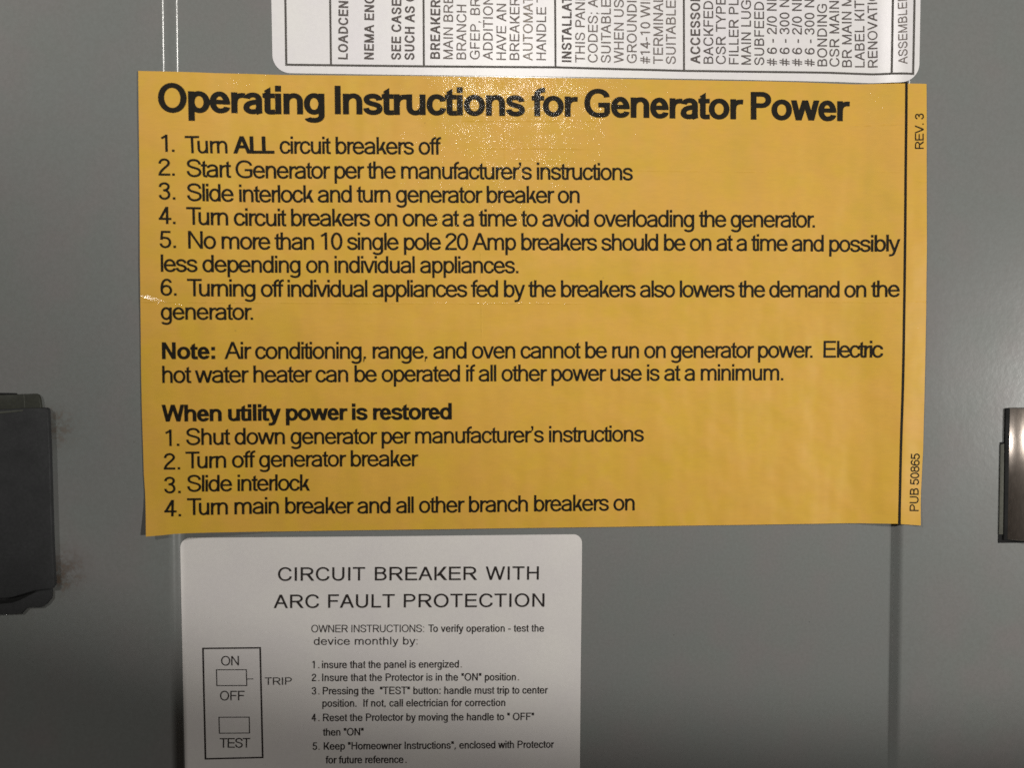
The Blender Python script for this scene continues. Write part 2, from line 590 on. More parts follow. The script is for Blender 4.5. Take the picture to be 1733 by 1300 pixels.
def glyph(ch, w, h, bold=False):
    g = G(w, h)
    A = (ADVB if bold else ADV)[ch]
    a, b, o = w / 2, h / 2, 12
    sb = 68 if not bold else 62          # side bearing of a stem
    rb = 36 if not bold else 34          # side bearing of a bowl
    tp, bt = XH + o - b, -o + b          # centre lines of lower case rounds
    TP = CH + o - b
    m = XH / 2
    S = g.S

    def ring(l, r, y0, y1, ww=None):
        cx, cy = (l + r) / 2, (y0 + y1) / 2
        aa = (ww or w) / 2
        g.S(('M', cx, y1 - b), ('H', r - aa, cy), ('V', cx, y0 + b), ('H', l + aa, cy), ('V', cx, y1 - b), closed=True, w=ww)

    if ch == 'o':
        ring(rb, A - rb, -o, XH + o)
    elif ch in 'bp':
        g.R(sb, 0 if ch == 'b' else -207, sb + w, AS if ch == 'b' else XH)
        ring(sb + 4, A - rb, -o, XH + o)
    elif ch in 'dq':
        g.R(A - sb - w, 0 if ch == 'd' else -207, A - sb, AS if ch == 'd' else XH)
        ring(rb, A - sb - 4, -o, XH + o)
    elif ch == 'g':
        x = A - sb - a
        ring(rb, A - sb - 4, -o, XH + o)
        S(('M', x, XH), ('L', x, -30), ('V', A / 2 - 10, -215 + b), ('H', rb + 14 + a, -95))
    elif ch == 'c':
        r = A - 26 - a
        S(('M', r, 345), ('V', A / 2 + 6, tp), ('H', rb + a, m), ('V', A / 2 + 6, bt), ('H', r + 4, 180))
    elif ch == 'e':
        r = A - rb - a
        g.R(rb + a, 272 - h * 0.48, A - rb - a * 0.4, 272 + h * 0.42)
        S(('M', r, 272 - h * 0.48), ('V', A / 2, tp), ('H', rb + a, m), ('V', A / 2 + 2, bt), ('H', r - 4, 150))
    elif ch == 'a':
        r = A - 68 - a
        S(('M', r + 18, 0), ('C', r, 40, r, 60, r, 120), ('L', r, 350), ('V', A / 2 + 4, tp), ('H', rb + 16 + a, 372))
        S(('M', r, 315), ('C', r - 60, 275, rb + a, 305, rb + a, 142), ('V', A / 2 - 30, bt), ('C', A / 2 + 70, bt, r, 70, r, 190))
    elif ch in 'nh':
        x = A - sb - a
        g.R(sb, 0, sb + w, XH if ch == 'n' else AS)
        S(('M', sb + a + 4, 300), ('V', A / 2 + 22, tp), ('H', x, 320), ('L', x, 0))
    elif ch == 'u':
        x = sb + a
        g.R(A - sb - w, 0, A - sb, XH)
        S(('M', A - sb - a - 4, 219), ('V', A / 2 - 22, bt), ('H', x, 199), ('L', x, XH))
    elif ch == 'm':
        g.R(sb, 0, sb + w, XH)
        c = A / 2
        S(('M', sb + a + 4, 300), ('V', (sb + c) / 2 + 24, tp), ('H', c, 330), ('L', c, 0))
        S(('M', c, 300), ('V', (c + A - sb) / 2 + 14, tp), ('H', A - sb - a, 330), ('L', A - sb - a, 0))
    elif ch == 'r':
        g.R(sb, 0, sb + w, XH)
        S(('M', sb + a + 4, 260), ('C', sb + a + 4, 400, sb + w + 20, tp - 4, A + 8 - (0 if bold else 0), tp - b * 0.35))
    elif ch == 's':
        l, r = rb + a, A - 34 - a
        S(('M', r - 8, 360), ('V', A / 2, tp), ('H', l + 10, 384), ('C', l + 10, 300, A / 2 - 70, 290, A / 2, 268), ('C', A / 2 + 90, 246, r, 232, r, 144),
          ('V', A / 2, bt), ('H', l - 2, 166))
    elif ch == 't':
        x = 84 if not bold else 62
        g.poly((x, 560), (x + w, 500), (x + w, 676), (x, 676 - w * 0.6))
        S(('M', x + a, 540), ('L', x + a, 120), ('C', x + a, 40, x + a + 20, bt, A - 14, bt + 6))
        g.R(18, XH - h * 0.95, A - 16, XH)
    elif ch == 'f':
        x = 88 if not bold else 74
        S(('M', x + a, 0), ('L', x + a, 560), ('V', A + 22, TP + 4))
        g.R(10, XH - h * 0.95, A - 4, XH)
    elif ch == 'i':
        x = (A - w) / 2
        g.R(x, 0, x + w, XH).R(x, 716 - h * 1.2, x + w, 716)
    elif ch == 'j':
        x = (A - w) / 2
        g.R(x, 716 - h * 1.2, x + w, 716)
        S(('M', x + a, XH), ('L', x + a, -110), ('V', -20, -210 + b))
    elif ch == 'l':
        x = (A - w) / 2
        g.R(x, 0, x + w, AS)
    elif ch == 'k':
        g.R(sb, 0, sb + w, AS)
        g.D(sb + w - 20, 150, A - 60 - w * 1.15, XH, w * 1.2)
        g.poly((A - 10 - w * 1.2, 0), (A - 4, 0), (sb + w * 2.05 + 60, 330), (sb + w * 1.35 + 50, 258))
    elif ch == 'v':
        t = w * 1.05
        c = A / 2
        g.D(c - t / 2, 0, 8, XH, t).D(c - t / 2, 0, A - 8 - t, XH, t)
    elif ch == 'w':
        t = w * 1.02
        q = A * 0.285
        g.D(q - t / 2, 0, 10, XH, t).D(q - t / 2, 0, A / 2 - t / 2, XH, t).D(A - q - t / 2, 0, A / 2 - t / 2, XH, t).D(A - q - t / 2, 0, A - 10 - t, XH, t)
    elif ch == 'x':
        t = w * 1.18
        g.D(8, 0, A - 12 - t, XH, t).D(A - 8 - t, 0, 12, XH, t)
    elif ch == 'y':
        t = w * 1.05
        c = A / 2 + 6
        g.D(c - t / 2, 0, 8, XH, t)
        g.D(c - t / 2 - 14, -60, A - 8 - t, XH, t)
        S(('M', c - 14, -40), ('C', c - 40, -130, c - 50, -214 + b, 40, -214 + b + 4))
    elif ch == 'z':
        g.R(30, XH - h, A - 34, XH).R(24, 0, A - 26, h).D(24, h * 0.6, A - 40 - w * 1.2, XH - h * 0.6, w * 1.25)
    elif ch == 'O':
        ring(44, A - 44, -o, CH + o)
    elif ch == 'Q':
        ring(44, A - 44, -o, CH + o)
        g.D(A - 90 - w, -50, A / 2 + 20, 150, w * 1.2)
    elif ch in 'CG':
        r = A - 48 - a
        if ch == 'C':
            S(('M', r - 6, 505), ('V', A / 2 + 8, TP), ('H', 48 + a, CH / 2), ('V', A / 2 + 8, bt), ('H', r + 6, 235))
        else:
            r = A - 66 - a
            S(('M', r - 8, 508), ('V', A / 2 + 4, TP), ('H', 46 + a, CH / 2), ('V', A / 2 + 14, bt), ('C', A / 2 + 130, bt, r - 40, 50, r, 110))
            g.R(r - a, 88, r + a, 372).R(A / 2 + 20, 372 - h, r, 372)
    elif ch == 'S':
        l, r = 48 + a, A - 44 - a
        S(('M', r - 14, 505), ('V', A / 2, TP), ('H', l + 12, 535), ('C', l + 12, 420, A / 2 - 90, 400, A / 2, 372), ('C', A / 2 + 110, 338, r, 320, r, 202),
          ('V', A / 2, bt), ('H', l, 235))
    elif ch == 'U':
        S(('M', 80 + a, CH), ('L', 80 + a, 250), ('V', A / 2, bt), ('H', A - 80 - a, 250), ('L', A - 80 - a, CH))
    elif ch == 'J':
        S(('M', A - 70 - a, CH), ('L', A - 70 - a, 190), ('V', A / 2 - 10, bt), ('H', 24 + a, 205))
    elif ch in 'BPRD':
        x = 80
        g.R(x, 0, x + w, CH)
        if ch == 'D':
            S(('M', x + w, CH - b), ('L', A * 0.42, CH - b), ('H', A - 46 - a, CH / 2), ('V', A * 0.42, b), ('L', x + w, b))
        else:
            ym = 300 if ch in 'PR' else 345
            r = A - (46 if ch == 'P' else 60) - a
            if ch == 'B':
                S(('M', x + w, CH - b), ('L', A * 0.52, CH - b), ('H', r - 22, (CH + ym) / 2 + 6), ('V', A * 0.52, ym + b), ('L', x + w, ym + b))
                S(('M', A * 0.5, ym + b), ('L', A * 0.55, ym + b), ('H', r + 10, ym / 2 + b * 0.5), ('V', A * 0.55, b), ('L', x + w, b))
            else:
                S(('M', x + w, CH - b), ('L', A * 0.56, CH - b), ('H', r, (CH + ym) / 2), ('V', A * 0.56, ym + b), ('L', x + w, ym + b))
                if ch == 'R':
                    g.poly((A - 24 - w * 1.25, 0), (A - 12, 0), (A * 0.66 + a * 0.4, 318), (A * 0.50 - a * 0.2, 318))
    elif ch == 'E':
        g.R(80, 0, 80 + w, CH).R(80 + w, CH - h, A - 50, CH).R(80 + w, 325, A - 74, 325 + h).R(80 + w, 0, A - 42, h)
    elif ch == 'F':
        g.R(80, 0, 80 + w, CH).R(80 + w, CH - h, A - 36, CH).R(80 + w, 318, A - 84, 318 + h)
    elif ch == 'H':
        g.R(78, 0, 78 + w, CH).R(A - 78 - w, 0, A - 78, CH).R(78 + w, 334, A - 78 - w, 334 + h)
    elif ch == 'I':
        g.R((A - w) / 2, 0, (A + w) / 2, CH)
    elif ch == 'K':
        g.R(78, 0, 78 + w, CH).D(78 + w - 10, 230, A - 30 - w * 1.35, CH, w * 1.38)
        g.poly((A - 16 - w * 1.35, 0), (A, 0), (A * 0.50 + w * 0.2, 445), (A * 0.36 + w * 0.0, 372))
    elif ch == 'L':
        g.R(76, 0, 76 + w, CH).R(76 + w, 0, A - 38, h)
    elif ch == 'T':
        g.R(20, CH - h, A - 20, CH).R((A - w) / 2, 0, (A + w) / 2, CH - h)
    elif ch == 'N':
        g.R(76, 0, 76 + w, CH).R(A - 76 - w, 0, A - 76, CH).D(A - 76 - w * 1.05, 0, 76, CH, w * 1.05)
    elif ch == 'M':
        t = w * 1.0
        g.R(72, 0, 72 + w, CH).R(A - 72 - w, 0, A - 72, CH).D(A / 2 - t / 2, 0, 72, CH, t).D(A / 2 - t / 2, 0, A - 72 - t, CH, t)
    elif ch == 'A':
        t = w * 1.08
        g.D(4, 0, A / 2 - t / 2, CH, t).D(A - 4 - t, 0, A / 2 - t / 2, CH, t).R(A * 0.24, 215, A * 0.76, 215 + h)
    elif ch == 'V':
        t = w * 1.08
        g.D(A / 2 - t / 2, 0, 4, CH, t).D(A / 2 - t / 2, 0, A - 4 - t, CH, t)
    elif ch == 'W':
        t = w * 1.03
        q = A * 0.27
        g.D(q - t / 2, 0, 10, CH, t).D(q - t / 2, 0, A / 2 - t / 2, CH, t).D(A - q - t / 2, 0, A / 2 - t / 2, CH, t).D(A - q - t / 2, 0, A - 10 - t, CH, t)
    elif ch == 'X':
        t = w * 1.25
        g.D(6, 0, A - 12 - t, CH, t).D(A - 6 - t, 0, 12, CH, t)
    elif ch == 'Y':
        t = w * 1.15
        g.R((A - w) / 2, 0, (A + w) / 2, 310).D((A - t) / 2, 290, 6, CH, t).D((A - t) / 2, 290, A - 6 - t, CH, t)
    elif ch == 'Z':
        g.R(34, CH - h, A - 30, CH).R(22, 0, A - 24, h).D(22, h * 0.6, A - 40 - w * 1.2, CH - h * 0.6, w * 1.28)
    elif ch == '0':
        ring(42, A - 42, -o, CH)
    elif ch == '1':
        x = 262 if not bold else 240
        g.R(x, 0, x + w, CH)
        S(('M', x + a, CH - 40), ('C', x - 30, 620, x - 90, 590, x - 150, 560), w=w * 0.9, h=h * 0.95)
    elif ch == '2':
        r = A - 50 - a
        S(('M', 40 + a, 500), ('V', A / 2, CH - b), ('H', r, 520), ('C', r, 400, 90, 240, 36 + a, b))
        g.R(32, 0, A - 44, h)
    elif ch == '3':
        r = A - 44 - a
        S(('M', 40 + a, 520), ('V', A / 2 - 10, CH - b), ('H', r - 22, 540), ('V', A / 2 - 30, 385))
        S(('M', A / 2 - 60, 385), ('L', A / 2 - 20, 385), ('H', r, 200), ('V', A / 2 - 10, bt), ('H', 38 + a, 190))
    elif ch == '4':
        x = A - 150 - w
        g.R(x, 0, x + w, CH).R(16, 170, A - 30, 170 + h).D(16, 200, x - w * 0.1, CH, w * 1.15)
    elif ch == '5':
        r = A - 44 - a
        g.R(100, CH - h, A - 70, CH).poly((60, 345), (60 + w, 350), (100 + w, CH), (100, CH))
        S(('M', 60 + a, 350), ('C', 150, 460, 250, 466 - b, A / 2 + 6, 466 - b), ('H', r, 232), ('V', A / 2 - 14, bt), ('H', 38 + a, 190))
    elif ch == '6':
        ring(40, A - 40, -o, 455)
        S(('M', A - 56 - a, 540), ('V', A / 2 + 14, CH - b), ('H', 40 + a, 330), ('L', 40 + a, 220))
    elif ch == '9':
        ring(40, A - 40, CH - 455, CH)
        S(('M', 56 + a, 170), ('V', A / 2 - 14, bt), ('H', A - 40 - a, 380), ('L', A - 40 - a, 490))
    elif ch == '7':
        g.R(46, CH - h, A - 46, CH)
        S(('M', A - 60 - a, CH - h * 0.7), ('C', A / 2 + 30, 520, A / 2 - 70, 280, 190, 0))
    elif ch == '8':
        ring(60, A - 60, 350, CH)
        ring(38, A - 38, -o, 350 + h)
    elif ch in '.:':
        d = max(w, 92) * (1.02 if not bold else 1.0)
        x = (A - d) / 2
        g.R(x, 0, x + d, d)
        if ch == ':':
            g.R(x, XH - d, x + d, XH)
    elif ch in ',;':
        d = max(w, 92)
        x = (A - d) / 2
        g.poly((x, 0), (x + d * 0.45, 0), (x + d * 0.1, -140), (x - 10, -125)).R(x, 0, x + d, d)
        if ch == ';':
            g.R(x, XH - d, x + d, XH)
    elif ch == '-':
        g.R(34, 215, A - 34, 215 + h * 1.05)
    elif ch == '/':
        g.D(0, -12, A - w, CH + 12, w)
    elif ch == '"':
        g.R(55, 460, 55 + w, CH).R(A - 55 - w, 460, A - 55, CH)
    elif ch == "'":
        d = w
        x = (A - d) / 2
        g.R(x, CH - d * 1.05, x + d, CH).poly((x + d * 0.4, CH - d), (x + d, CH - d), (x + d * 0.75, CH - d * 2.0), (x + d * 0.05, CH - d * 2.35))
    elif ch == '#':
        t = w * 0.8
        g.D(110, -12, 210, CH + 12, t).D(A - 210 - t, -12, A - 110 - t, CH + 12, t)
        g.R(12, 190, A - 20, 190 + h * .9).R(30, 440, A - 4, 440 + h * .9)
    return g.parts, A


CACHE = {}
KERN = {'Tu': -110, 'To': -110, 'Tr': -110, 'AV': -70, 'Ty': -110, 'r.': -55, 'TA': -70, 'AT': -60, 'PA': -70, '11': -70, 'y.': -70, 'El': 45}


def get_glyph(ch, st):
    k = (ch, st)
    if k not in CACHE:
        CACHE[k] = glyph(ch, *STYLES[st])
    return CACHE[k]


STYLES = dict(reg=(99, 90, False), bold=(150, 124, True), semi=(150, 124, True), light=(82, 80, False), small=(108, 94, False), cad=(96, 90, False))


def lerp_pts(pts, x):
    if x <= pts[0][0]:
        a, c = pts[0], pts[1]
    elif x >= pts[-1][0]:
        a, c = pts[-2], pts[-1]
    else:
        for a, c in zip(pts, pts[1:]):
            if a[0] <= x <= c[0]:
                break
    return a[1] + (c[1] - a[1]) * (x - a[0]) / (c[0] - a[0])


def layout(bm, text, st, em, sx, A, B, curve, S, lift, fit=True):
    """text from A to B (x, z world), em in metres, tracking adjusted so that its ink fills A..B"""
    gl = []
    for ch in text:
        gl.append((ch,) + ((([], ADV[' '])) if ch == ' ' else get_glyph(ch, st)))
    ink = lambda parts: (min(p[0] for q in parts for f in q for p in f), max(p[0] for q in parts for f in q for p in f))
    l0 = ink(gl[0][1])[0]
    r1 = ink(gl[-1][1])[1]
    nat = (sum(g_[2] for g_ in gl[:-1]) + sum(KERN.get(text[i:i + 2], 0) for i in range(len(text) - 1)) - l0 + r1) * em / 1000 * sx
    d = Vector((B[0] - A[0], B[1] - A[1]))
    L = d.length
    d.normalize()
    nrm = Vector((-d.y, d.x))
    tr = (L - nat) / (len(gl) - 1) if (fit and len(gl) > 1) else 0.0
    s = -l0 * em / 1000 * sx
    for i, (ch, parts, adv) in enumerate(gl):
        dz = 0.0
        base = Vector(A) + d * s
        if curve:
            cxx = base.x + adv * em / 2000 * sx
            dz = lerp_pts(curve, cxx) - (A[1] + (B[1] - A[1]) * (cxx - A[0]) / (B[0] - A[0]))
        for k, quads in enumerate(parts):
            off = lift + (i % 3) * 0.000012 + k * 0.0000018
            for f in quads:
                vs = []
                for (gx, gy) in f:
                    p = base + d * (gx * em / 1000 * sx) + nrm * (gy * em / 1000 + dz)
                    vs.append(bm.verts.new((p.x, S(p.x, p.y) - off, p.y)))
                try:
                    bm.faces.new(vs)
                except ValueError:
                    pass
        s += (adv + KERN.get(text[i:i + 2], 0)) * em / 1000 * sx + tr
    return bm


def finish_text(bm):
    for f in bm.faces:
        f.normal_update()
    bmesh.ops.reverse_faces(bm, faces=[f for f in bm.faces if f.normal.y > 0])


def xz(v):
    return (v.x, v.z)


def hline(parent, m, segs, base, cap, S, label=None, lift=0.00009, name="text_line", em_boost=1.0):
    """segs: (text, style, x0, x1[, sx]); base: baseline pixels [(x, y), ...]; cap: capital height in pixels"""
    bm = bmesh.new()
    for sg in segs:
        text, st, x0, x1 = sg[:4]
        sx = sg[4] if len(sg) > 4 else 1.0
        bp = sg[5] if len(sg) > 5 else base
        y0, y1 = lerp_pts(bp, x0), lerp_pts(bp, x1)
        A, B = P(x0, y0, S), P(x1, y1, S)
        xm = (x0 + x1) / 2
        ca, cb = P(xm, lerp_pts(bp, xm), S), P(xm, lerp_pts(bp, xm) - cap, S)
        em = (cb - ca).length / 0.716
        curve = None
        if len(bp) > 2:
            curve = [xz(P(x, y, S)) for x, y in bp]
        layout(bm, text, st, em, sx, xz(A), xz(B), curve, S, lift)
    finish_text(bm)
    return link_mesh(name, bm, m, parent, label)


def vline(parent, m, text, st, xb, y0, y1, cap, S, slope=-0.008, em=None, label=None):
    """text that reads upwards; xb: pixel x of the baseline at y0; y1 None = natural spacing"""
    bm = bmesh.new()
    A = P(xb, y0, S)
    c = P(xb - cap, y0, S)
    emm = (A - c).length / 0.716
    yy = y1 if y1 is not None else y0 - 100
    B = P(xb + slope * (yy - y0), yy, S)
    layout(bm, text, st, emm, 1.0 if em is None else em, xz(A), xz(B), None, S, 0.00007, fit=y1 is not None)
    finish_text(bm)
    return link_mesh("text_line", bm, m, parent, label)


def rule(parent, m, pts, wpx, S, name="border_line", lift=0.00007, n=24, label=None):
    """a printed line along pixel points, wpx pixels wide"""
    bm = bmesh.new()
    W = [P(x, y, S) for x, y in pts]
    wd = wpx / 4767.0
    k = 0
    for a, c in zip(W, W[1:]):
        d = Vector((c.x - a.x, c.z - a.z))
        L = d.length
        d.normalize()
        nn = Vector((-d.y, d.x)) * wd / 2
        e = wd * 0.5
        steps = max(1, int(L / 0.001))
        prev = None
        for i in range(steps + 1):
            s = -e + (L + 2 * e) * i / steps
            q = Vector((a.x, a.z)) + d * s
            pr = []
            for sg in (1, -1):
                p = q + nn * sg
                pr.append(bm.verts.new((p.x, S(p.x, p.y) - lift - 0.000003 * k, p.y)))
            if prev:
                bm.faces.new((prev[0], prev[1], pr[1], pr[0]))
            prev = pr
        k += 1
    finish_text(bm)
    return link_mesh(name, bm, m, parent, label)


# ------------------------------------------------------------------ the door
door = thing("panel_door", "grey painted metal panel door with two raised sides, behind all the stickers", "door", (0, 0.004, -0.24))
bm = bmesh.new()
xs = frange(-0.30, XL0, 10)[:-1] + frange(XL0, XL1, 26) + frange(XL1, XR0, 20)[1:-1] + frange(XR0, XR1, 26) + frange(XR1, 0.30, 10)[1:]
zs = frange(-0.24, 0.24, 24)
rows = [[bm.verts.new((x, s_panel(x, z), z)) for x in xs] for z in zs]
for r0, r1 in zip(rows, rows[1:]):
    for i in range(len(xs) - 1):
        bm.faces.new((r0[i], r0[i + 1], r1[i + 1], r1[i]))
ret = bmesh.ops.extrude_face_region(bm, geom=bm.faces[:])
for v in [g_ for g_ in ret['geom'] if isinstance(g_, bmesh.types.BMVert)]:
    v.co.y += 0.0015
bmesh.ops.recalc_face_normals(bm, faces=bm.faces[:])
link_mesh("door_sheet", bm, M['paint'], door, sharp=40)

# ------------------------------------------------------------------ yellow label
yl = thing("instruction_label", "large yellow sticker headed Operating Instructions for Generator Power", "sticker", P(900, 890, s_yellow))
top = [(234, 119.6), (290, 121.0), (360, 123.2), (425, 124.6), (700, 128.0), (1000, 132.3), (1300, 137.0), (1534, 140.8), (1568, 141.2)]
right = [(1568.3, 300), (1568.3, 420), (1567.2, 530), (1565.4, 640), (1562.5, 760)]
bottom = [(1558.5, 889.8), (1535, 888.2), (1515, 887.0), (1480, 886.6), (1300, 888.2), (1000, 892.6), (650, 897.4), (481, 899.7), (365, 901.6), (319, 902.7), (296, 904.2), (273, 906.6), (247, 908.6)]
left = [(243.5, 800), (240.5, 700), (238.4, 620), (237, 480), (236, 330), (235, 220)]
outl = [(x + random.uniform(-.3, .3), y + random.uniform(-.25, .25)) for x, y in top + right + bottom + left]
sheet("label_sheet", [xz(P(x, y, s_yellow)) for x, y in outl], s_yellow, M['yellow'], yl, 0.00022, 80, 56, ((XL0 - 0.001, XL1 + 0.039, 58), (XR0 - 0.022, XR1 + 0.001, 42)))
I = M['ink']
Y = s_yellow
hline(yl, I, [("Operating Instructions for Generator Power", 'bold', 268, 1438)], [(268, 190.2), (396, 191.2), (569, 193), (905, 196.4), (1277, 202), (1438, 205)], 48, Y, "large bold black heading across the top")
hline(yl, I, [("1.", 'reg', 273, 295.5, 1.0, [(270, 256.6), (300, 256.9)]), ("Turn", 'reg', 314, 385.5), ("ALL", 'bold', 395, 464.7), ("circuit breakers off", 'reg', 473.5, 747)], [(314, 259), (480, 259.8), (747, 261.5)], 29.3, Y)
hline(yl, I, [("2.", 'reg', 268.5, 296, 1.0, [(270, 297), (300, 297.3)]), ("Start Generator per the manufacturer's instructions", 'reg', 316.3, 1071)], [(316, 299), (700, 302.4), (1071, 305)], 29.3, Y)
hline(yl, I, [("3.", 'reg', 269, 297, 1.0, [(270, 337.4), (300, 337.8)]), ("Slide interlock and turn generator breaker on", 'reg', 317, 981)], [(317, 340), (650, 342.4), (981, 343.6)], 29.3, Y)
hline(yl, I, [("4.", 'reg', 269, 297.3, 1.0, [(270, 378.9), (300, 379.2)]), ("Turn circuit breakers on one at a time to avoid overloading the generator.", 'reg', 315.8, 1379)], [(316, 380.3), (850, 383.1), (1379, 385)], 29.3, Y)
hline(yl, I, [("5.", 'reg', 270.5, 298, 1.0, [(270, 419.4), (300, 419.6)]), ("No more than 10 single pole 20 Amp breakers should be on at a time and possibly", 'reg', 318.8, 1523.5)], [(318, 420.6), (850, 423.3), (1300, 424.7), (1524, 425.2)], 29.0, Y)
hline(yl, I, [("less depending on individual appliances.", 'reg', 272.5, 877.4)], [(271, 460.0), (400, 461.0), (877, 462.4)], 29.0, Y)
hline(yl, I, [("6.", 'reg', 272, 299, 1.0, [(270, 500.2), (300, 500.4)]), ("Turning off individual appliances fed by the breakers also lowers the demand on the", 'reg', 317, 1522.5)], [(317, 501.4), (850, 502.8), (1522, 502.4)], 28.8, Y)
hline(yl, I, [("generator.", 'reg', 272.5, 428.5)], [(272, 541.2), (429, 541.4)], 28.8, Y)
hline(yl, I, [("Note:", 'bold', 274.5, 364.3), ("Air conditioning, range, and oven cannot be run on generator power.", 'reg', 380, 1375), ("Electric", 'reg', 1393.5, 1494.5)], [(274, 608.0), (600, 607.4), (1000, 606.4), (1495, 605.2)], 28.6, Y)
hline(yl, I, [("hot water heater can be operated if all other power use is at a minimum.", 'reg', 275, 1325.5)], [(275, 648.4), (500, 647.2), (900, 645.3), (1325, 643.9)], 28.4, Y)
hline(yl, I, [("When utility power is restored", 'bold', 274, 764.7)], [(274, 713.9), (500, 711.9), (765, 710.0)], 28.2, Y, "bold black sub-heading")
hline(yl, I, [("1.", 'reg', 280, 303.8, 1.0, [(270, 755.3), (305, 755)]), ("Shut down generator per manufacturer's instructions", 'reg', 315.3, 1089.6)], [(315, 753.6), (600, 751.8), (1089, 747.5)], 28.0, Y)
hline(yl, I, [("2.", 'reg', 277.5, 305, 1.0, [(270, 795.2), (305, 794.9)]), ("Turn off generator breaker", 'reg', 314.3, 708)], [(315, 793.2), (708, 789.4)], 28.0, Y)
hline(yl, I, [("3.", 'reg', 278.3, 306, 1.0, [(270, 835.2), (305, 834.9)]), ("Slide interlock", 'reg', 317, 524.8)], [(315, 832.6), (525, 830.9)], 28.0, Y)
hline(yl, I, [("4.", 'reg', 278, 306.6, 1.0, [(270, 874.6), (305, 874.3)]), ("Turn main breaker and all other branch breakers on", 'reg', 316.8, 1074)], [(315, 872.4), (600, 869.6), (1074, 864.2)], 28.0, Y)
vline(yl, I, "REV. 3", 'reg', 1563.0, 251.7, 191.7, 14.6, Y, slope=-0.002)
vline(yl, I, "PUB 50865", 'reg', 1554.6, 865.6, 767.9, 15.2, Y, slope=-0.02)
rule(yl, I, [(1534, 141.3), (1532.4, 330), (1530.6, 500), (1527.2, 680), (1522, 886)], 4.3, Y, "divider_line")

# ------------------------------------------------------------------ white specification label (top)
tl = thing("specification_label", "white sticker with rows of sideways grey text above the yellow sticker", "sticker", P(1000, 130, s_white))
out = rounded([(458, -60), (461.5, 123), (700, 126.5), (900, 128.8), (1040, 130.8), (1250, 134.5), (1420, 138.4), (1500, 139.6), (1555.5, 137.6), (1559, -60)],
              s_white, 0, [0, 30, 0, 0, 0, 0, 0, 0, 30, 0])
sheet("label_sheet", out, s_white, M['white_top'], tl, 0.00012, 60, 14, ((XR0 - 0.011, XR1 + 0.002, 24),))
W = s_white
LI = M['line_ink']
rule(tl, LI, [(482.4, -40), (484.6, 109), (717, 111.8), (940, 113.4), (1000, 115.2), (1157, 119.4), (1400, 122.6), (1509, 124.0), (1545.3, 124.6), (1548.5, -40)], 3.4, W)
for (xa, ya, xb, yb) in ((558.3, -40, 560.2, 109), (716.6, -40, 717.4, 111), (939.2, -40, 940.2, 112.5), (1157.2, -40, 1157.6, 118.5), (1511.8, -40, 1509, 123)):
    rule(tl, LI, [(xa, ya), (xb, yb)], 3.2, W, "column_rule")
cols = [
    ("LOADCENTER", 1, 588.6, 100.2, -.01), ("NEMA ENCLOSURE", 1, 632.6, 100.4, -.008), ("SEE CASE", 1, 678.6, 101, -.008), ("SUCH AS OUT", 1, 701.2, 101.2, -.008),
    ("BREAKERS", 1, 744.6, 99.4, -.006), ("MAIN BREAKER", 2, 766.4, 99.6, -.006), ("BRANCH", 2, 788.8, 100.2, -.006), ("GFEP, BREAK", 2, 811.8, 100.4, -.006),
    ("ADDITIONAL", 2, 833.8, 101.4, -.005), ("HAVE AN", 2, 856.4, 101.2, -.005), ("BREAKER", 2, 878.8, 101.2, -.005), ("AUTOMATIC", 3, 901.4, 102.4, -.004), ("HANDLE TIE", 2, 924, 101.6, -.004),
    ("INSTALLATION", 1, 967.2, 104.8, -.003), ("THIS PANEL", 2, 989.8, 105.4, -.003), ("CODES; ALL", 2, 1011.4, 105.6, -.003), ("SUITABLE", 2, 1033.6, 105.8, -.002),
    ("WHEN USING", 2, 1055.4, 106.4, -.002), ("GROUNDING", 2, 1077.4, 106.6, -.002), ("#14-10 WIRE", 2, 1100.2, 107.4, -.001), ("TERMINALS", 2, 1122, 107.8, -.001), ("SUITABLE", 2, 1143.6, 108, 0),
    ("ACCESSORIES", 1, 1185, 107.6, .001), ("BACKFED", 2, 1207, 107.4, .001), ("CSR TYPE", 2, 1228.2, 108.2, .001), ("FILLER PLATE", 2, 1250, 108.4, .002), ("MAIN LUG", 2, 1271, 109, .002),
    ("SUBFEED", 2, 1293.2, 109.8, .003), ("# 6 - 2/0 NE", 2, 1314.6, 110.8, .003), ("# 6 - 300 NE", 2, 1336, 111, .003), ("# 6 - 2/0 NE", 2, 1357.2, 111.4, .004), ("# 6 - 300 NE", 2, 1378.4, 111.8, .004),
    ("BONDING S", 2, 1399.8, 111.8, .005), ("CSR MAIN", 2, 1420.4, 112.4, .005), ("BR MAIN M", 2, 1441.6, 113.2, .006), ("LABEL KITS", 2, 1463.2, 113.6, .006), ("RENOVATION", 2, 1485.2, 113.4, .007),
    ("ASSEMBLED", 4, 1535.8, 107.6, .008),
]
for text, kind, xb, y0, sl in cols:
    m = M['bold_ink'] if kind == 1 else M['pale_ink'] if kind == 3 else M['grey_ink'] if xb < 1150 or kind == 4 else M['bold_ink']
    st = 'semi' if kind == 1 else 'reg'
    cp = 16.6 if kind != 4 else 15.2
    bump_ = 1.0 if xb > 1150 or kind != 1 else 1.02
    vline(tl, m, text, st, xb, y0, None, cp * 0.985, W, slope=-sl * 0 + sl, em=0.985 if kind != 1 else 0.90)

